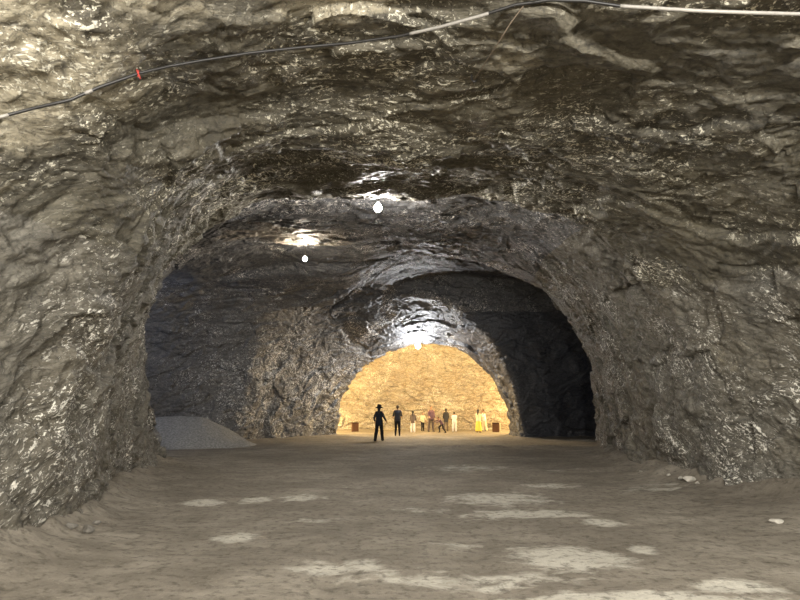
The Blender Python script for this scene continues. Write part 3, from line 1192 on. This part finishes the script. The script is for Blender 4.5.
def along_ceiling(path, gap, smooth_n):
    """points just under the rock, slack between its high spots"""
    pts = [(path[i][0] + (path[i + 1][0] - path[i][0]) * t, path[i][1] + (path[i + 1][1] - path[i][1]) * t)
           for i in range(len(path) - 1) for t in (0, .25, .5, .75)] + [path[-1]]
    D = []
    for p in pts:
        h = ray_rock((0, 0, CAMZ), cam_dir(p))
        D.append((h - Vector((0, 0, CAMZ))).length)
    D = np.array(D)
    n = len(D)
    M = np.array([D[max(0, i - 5):i + 6].min() for i in range(n)])
    for _ in range(smooth_n):
        M = np.convolve(np.pad(M, 2, 'edge'), np.ones(5) / 5, 'valid')
        M = np.minimum(M, D)
    P = [Vector((0, 0, CAMZ)) + cam_dir(p).normalized() * (d - gap) for p, d in zip(pts, M)]
    return pts, P


M_CABLE = plain('black_cable', (.015, .014, .013), .45, .5, vary=.1)
M_SHEEN = plain('pale_sheen', (.26, .245, .22), .5, .4, vary=.12)
M_STRING = plain('brown_string', (.13, .10, .07), .8)
M_RED = plain('red_tape', (.30, .04, .03), .6)
path = [(-24, 122), (0, 117), (35, 108), (70, 100), (100, 87), (140, 73), (170, 66), (205, 60), (250, 53), (300, 47.5), (350, 43),
        (400, 36), (440, 27), (480, 16), (515, 5), (550, 0), (585, 1), (620, 6), (700, 11), (760, 13), (800, 14), (830, 14)]
pts, P = along_ceiling(path, .04, 3)
cr = empty('ceiling_cable', tuple(P[0]))
tag(cr, 'long black cable with pale stretches strung across the rock ceiling', 'cable')
rel = lambda L_: [p - P[0] for p in L_]
v, q = tube(rel(P), .0155, 8, 3)
mesh_from('wire', v, q, M_CABLE, cr)
for x0, x1 in ((405, 497), (612, 840), (84, 98), (-30, 12)):  # reflections and glints on the cable, painted as pale overlay stretches
    seg = [p for pp, p in zip(pts, P) if x0 <= pp[0] <= x1]
    if len(seg) > 1:
        v, q = tube(rel(seg), .0162, 8, 3)
        tag(mesh_from('sleeve', v, q, M_SHEEN, cr), 'pale stretch of painted sheen on the black cable')
i0 = min(range(len(pts)), key=lambda i: abs(pts[i][0] - 141))
c = P[i0] - P[0]
v1, q1 = tube([c + Vector((-.02, -.03, .02)), c + Vector((-.005, -.03, -.02)), c + Vector((.012, -.03, -.05)), c + Vector((.02, -.025, -.08))], .008, 6, 2)
v2, q2 = tube([c + Vector((.0, -.03, .01)), c + Vector((.0, -.03, -.04)), c + Vector((-.005, -.03, -.06))], .006, 6, 2)
tag(mesh_from('tie', *merge((v1, q1), (v2, q2)), M_RED, cr), 'red tape tie')

pts2, P2 = along_ceiling([(524, 5), (510, 24), (495, 48), (482, 68), (472, 83), (464, 96)], .03, 2)
sr = empty('hanging_string', tuple(P2[0]))
tag(sr, 'thin brown string running down the ceiling from the black cable', 'string')
v, q = tube([p - P2[0] for p in P2], .006, 6, 2)
mesh_from('strand', v, q, M_STRING, sr)
j = min(range(len(pts2)), key=lambda i: abs(pts2[i][1] - 80))
c = P2[j] - P2[0]
v, q = tube([c + Vector((-.03, .01, .06)), c + Vector((-.03, 0, .0)), c + Vector((-.01, -.02, -.04)), c + Vector((.02, 0, -.02))], .011, 6, 2)
mesh_from('hook', v, q, M_CABLE, sr)

#@@B

def point(name, loc, col, watts, size=.15):
    l = bpy.data.lights.new(name, 'POINT')
    l.color = col
    l.energy = watts
    l.shadow_soft_size = size
    o = bpy.data.objects.new(name, l)
    COL.objects.link(o)
    o.location = loc
    return o


# lamps of the same string behind and beside the viewer, out of the frame
point('string_lamp', (-3.0, 1.9, 4.3), (1.0, .95, .87), 560)
point('string_lamp', (3.6, -.6, 4.2), (1.0, .96, .89), 2900)
point('string_lamp', (.2, -5.0, 3.6), (1.0, .97, .91), 3500)
# floodlights of the end chamber, standing out of sight beside its mouth
point('chamber_flood', (-8.3, 40.2, 2.6), (1.0, .69, .29), 5200, .25)
point('chamber_flood', (11.3, 40.2, 2.6), (1.0, .69, .29), 5200, .25)
point('chamber_flood', (1.5, 38.4, 6.6), (1.0, .69, .28), 2300, .25)
# cold fill lights added out of sight in both crosscuts
point('crosscut_fill', (15.5, 31.5, 3.5), (.55, .65, 1.0), 15, .2)
point('crosscut_fill', (-12.5, 22.5, 4.2), (.62, .72, 1.0), 190, .2)

# ------------------------------------------------------------------ world, view
w = bpy.data.worlds.new('world')
scene.world = w
w.use_nodes = True
w.node_tree.nodes['Background'].inputs[0].default_value = (.01, .012, .016, 1)
w.node_tree.nodes['Background'].inputs[1].default_value = 1
scene.view_settings.view_transform = 'Standard'
scene.view_settings.look = 'None'
scene.view_settings.gamma = 1
scene.view_settings.use_curve_mapping = False
scene.view_settings.exposure = 0
scene.cycles.denoising_prefilter = 'ACCURATE'
scene.cycles.max_bounces = 6
scene.cycles.diffuse_bounces = 4
scene.cycles.sample_clamp_indirect = 6
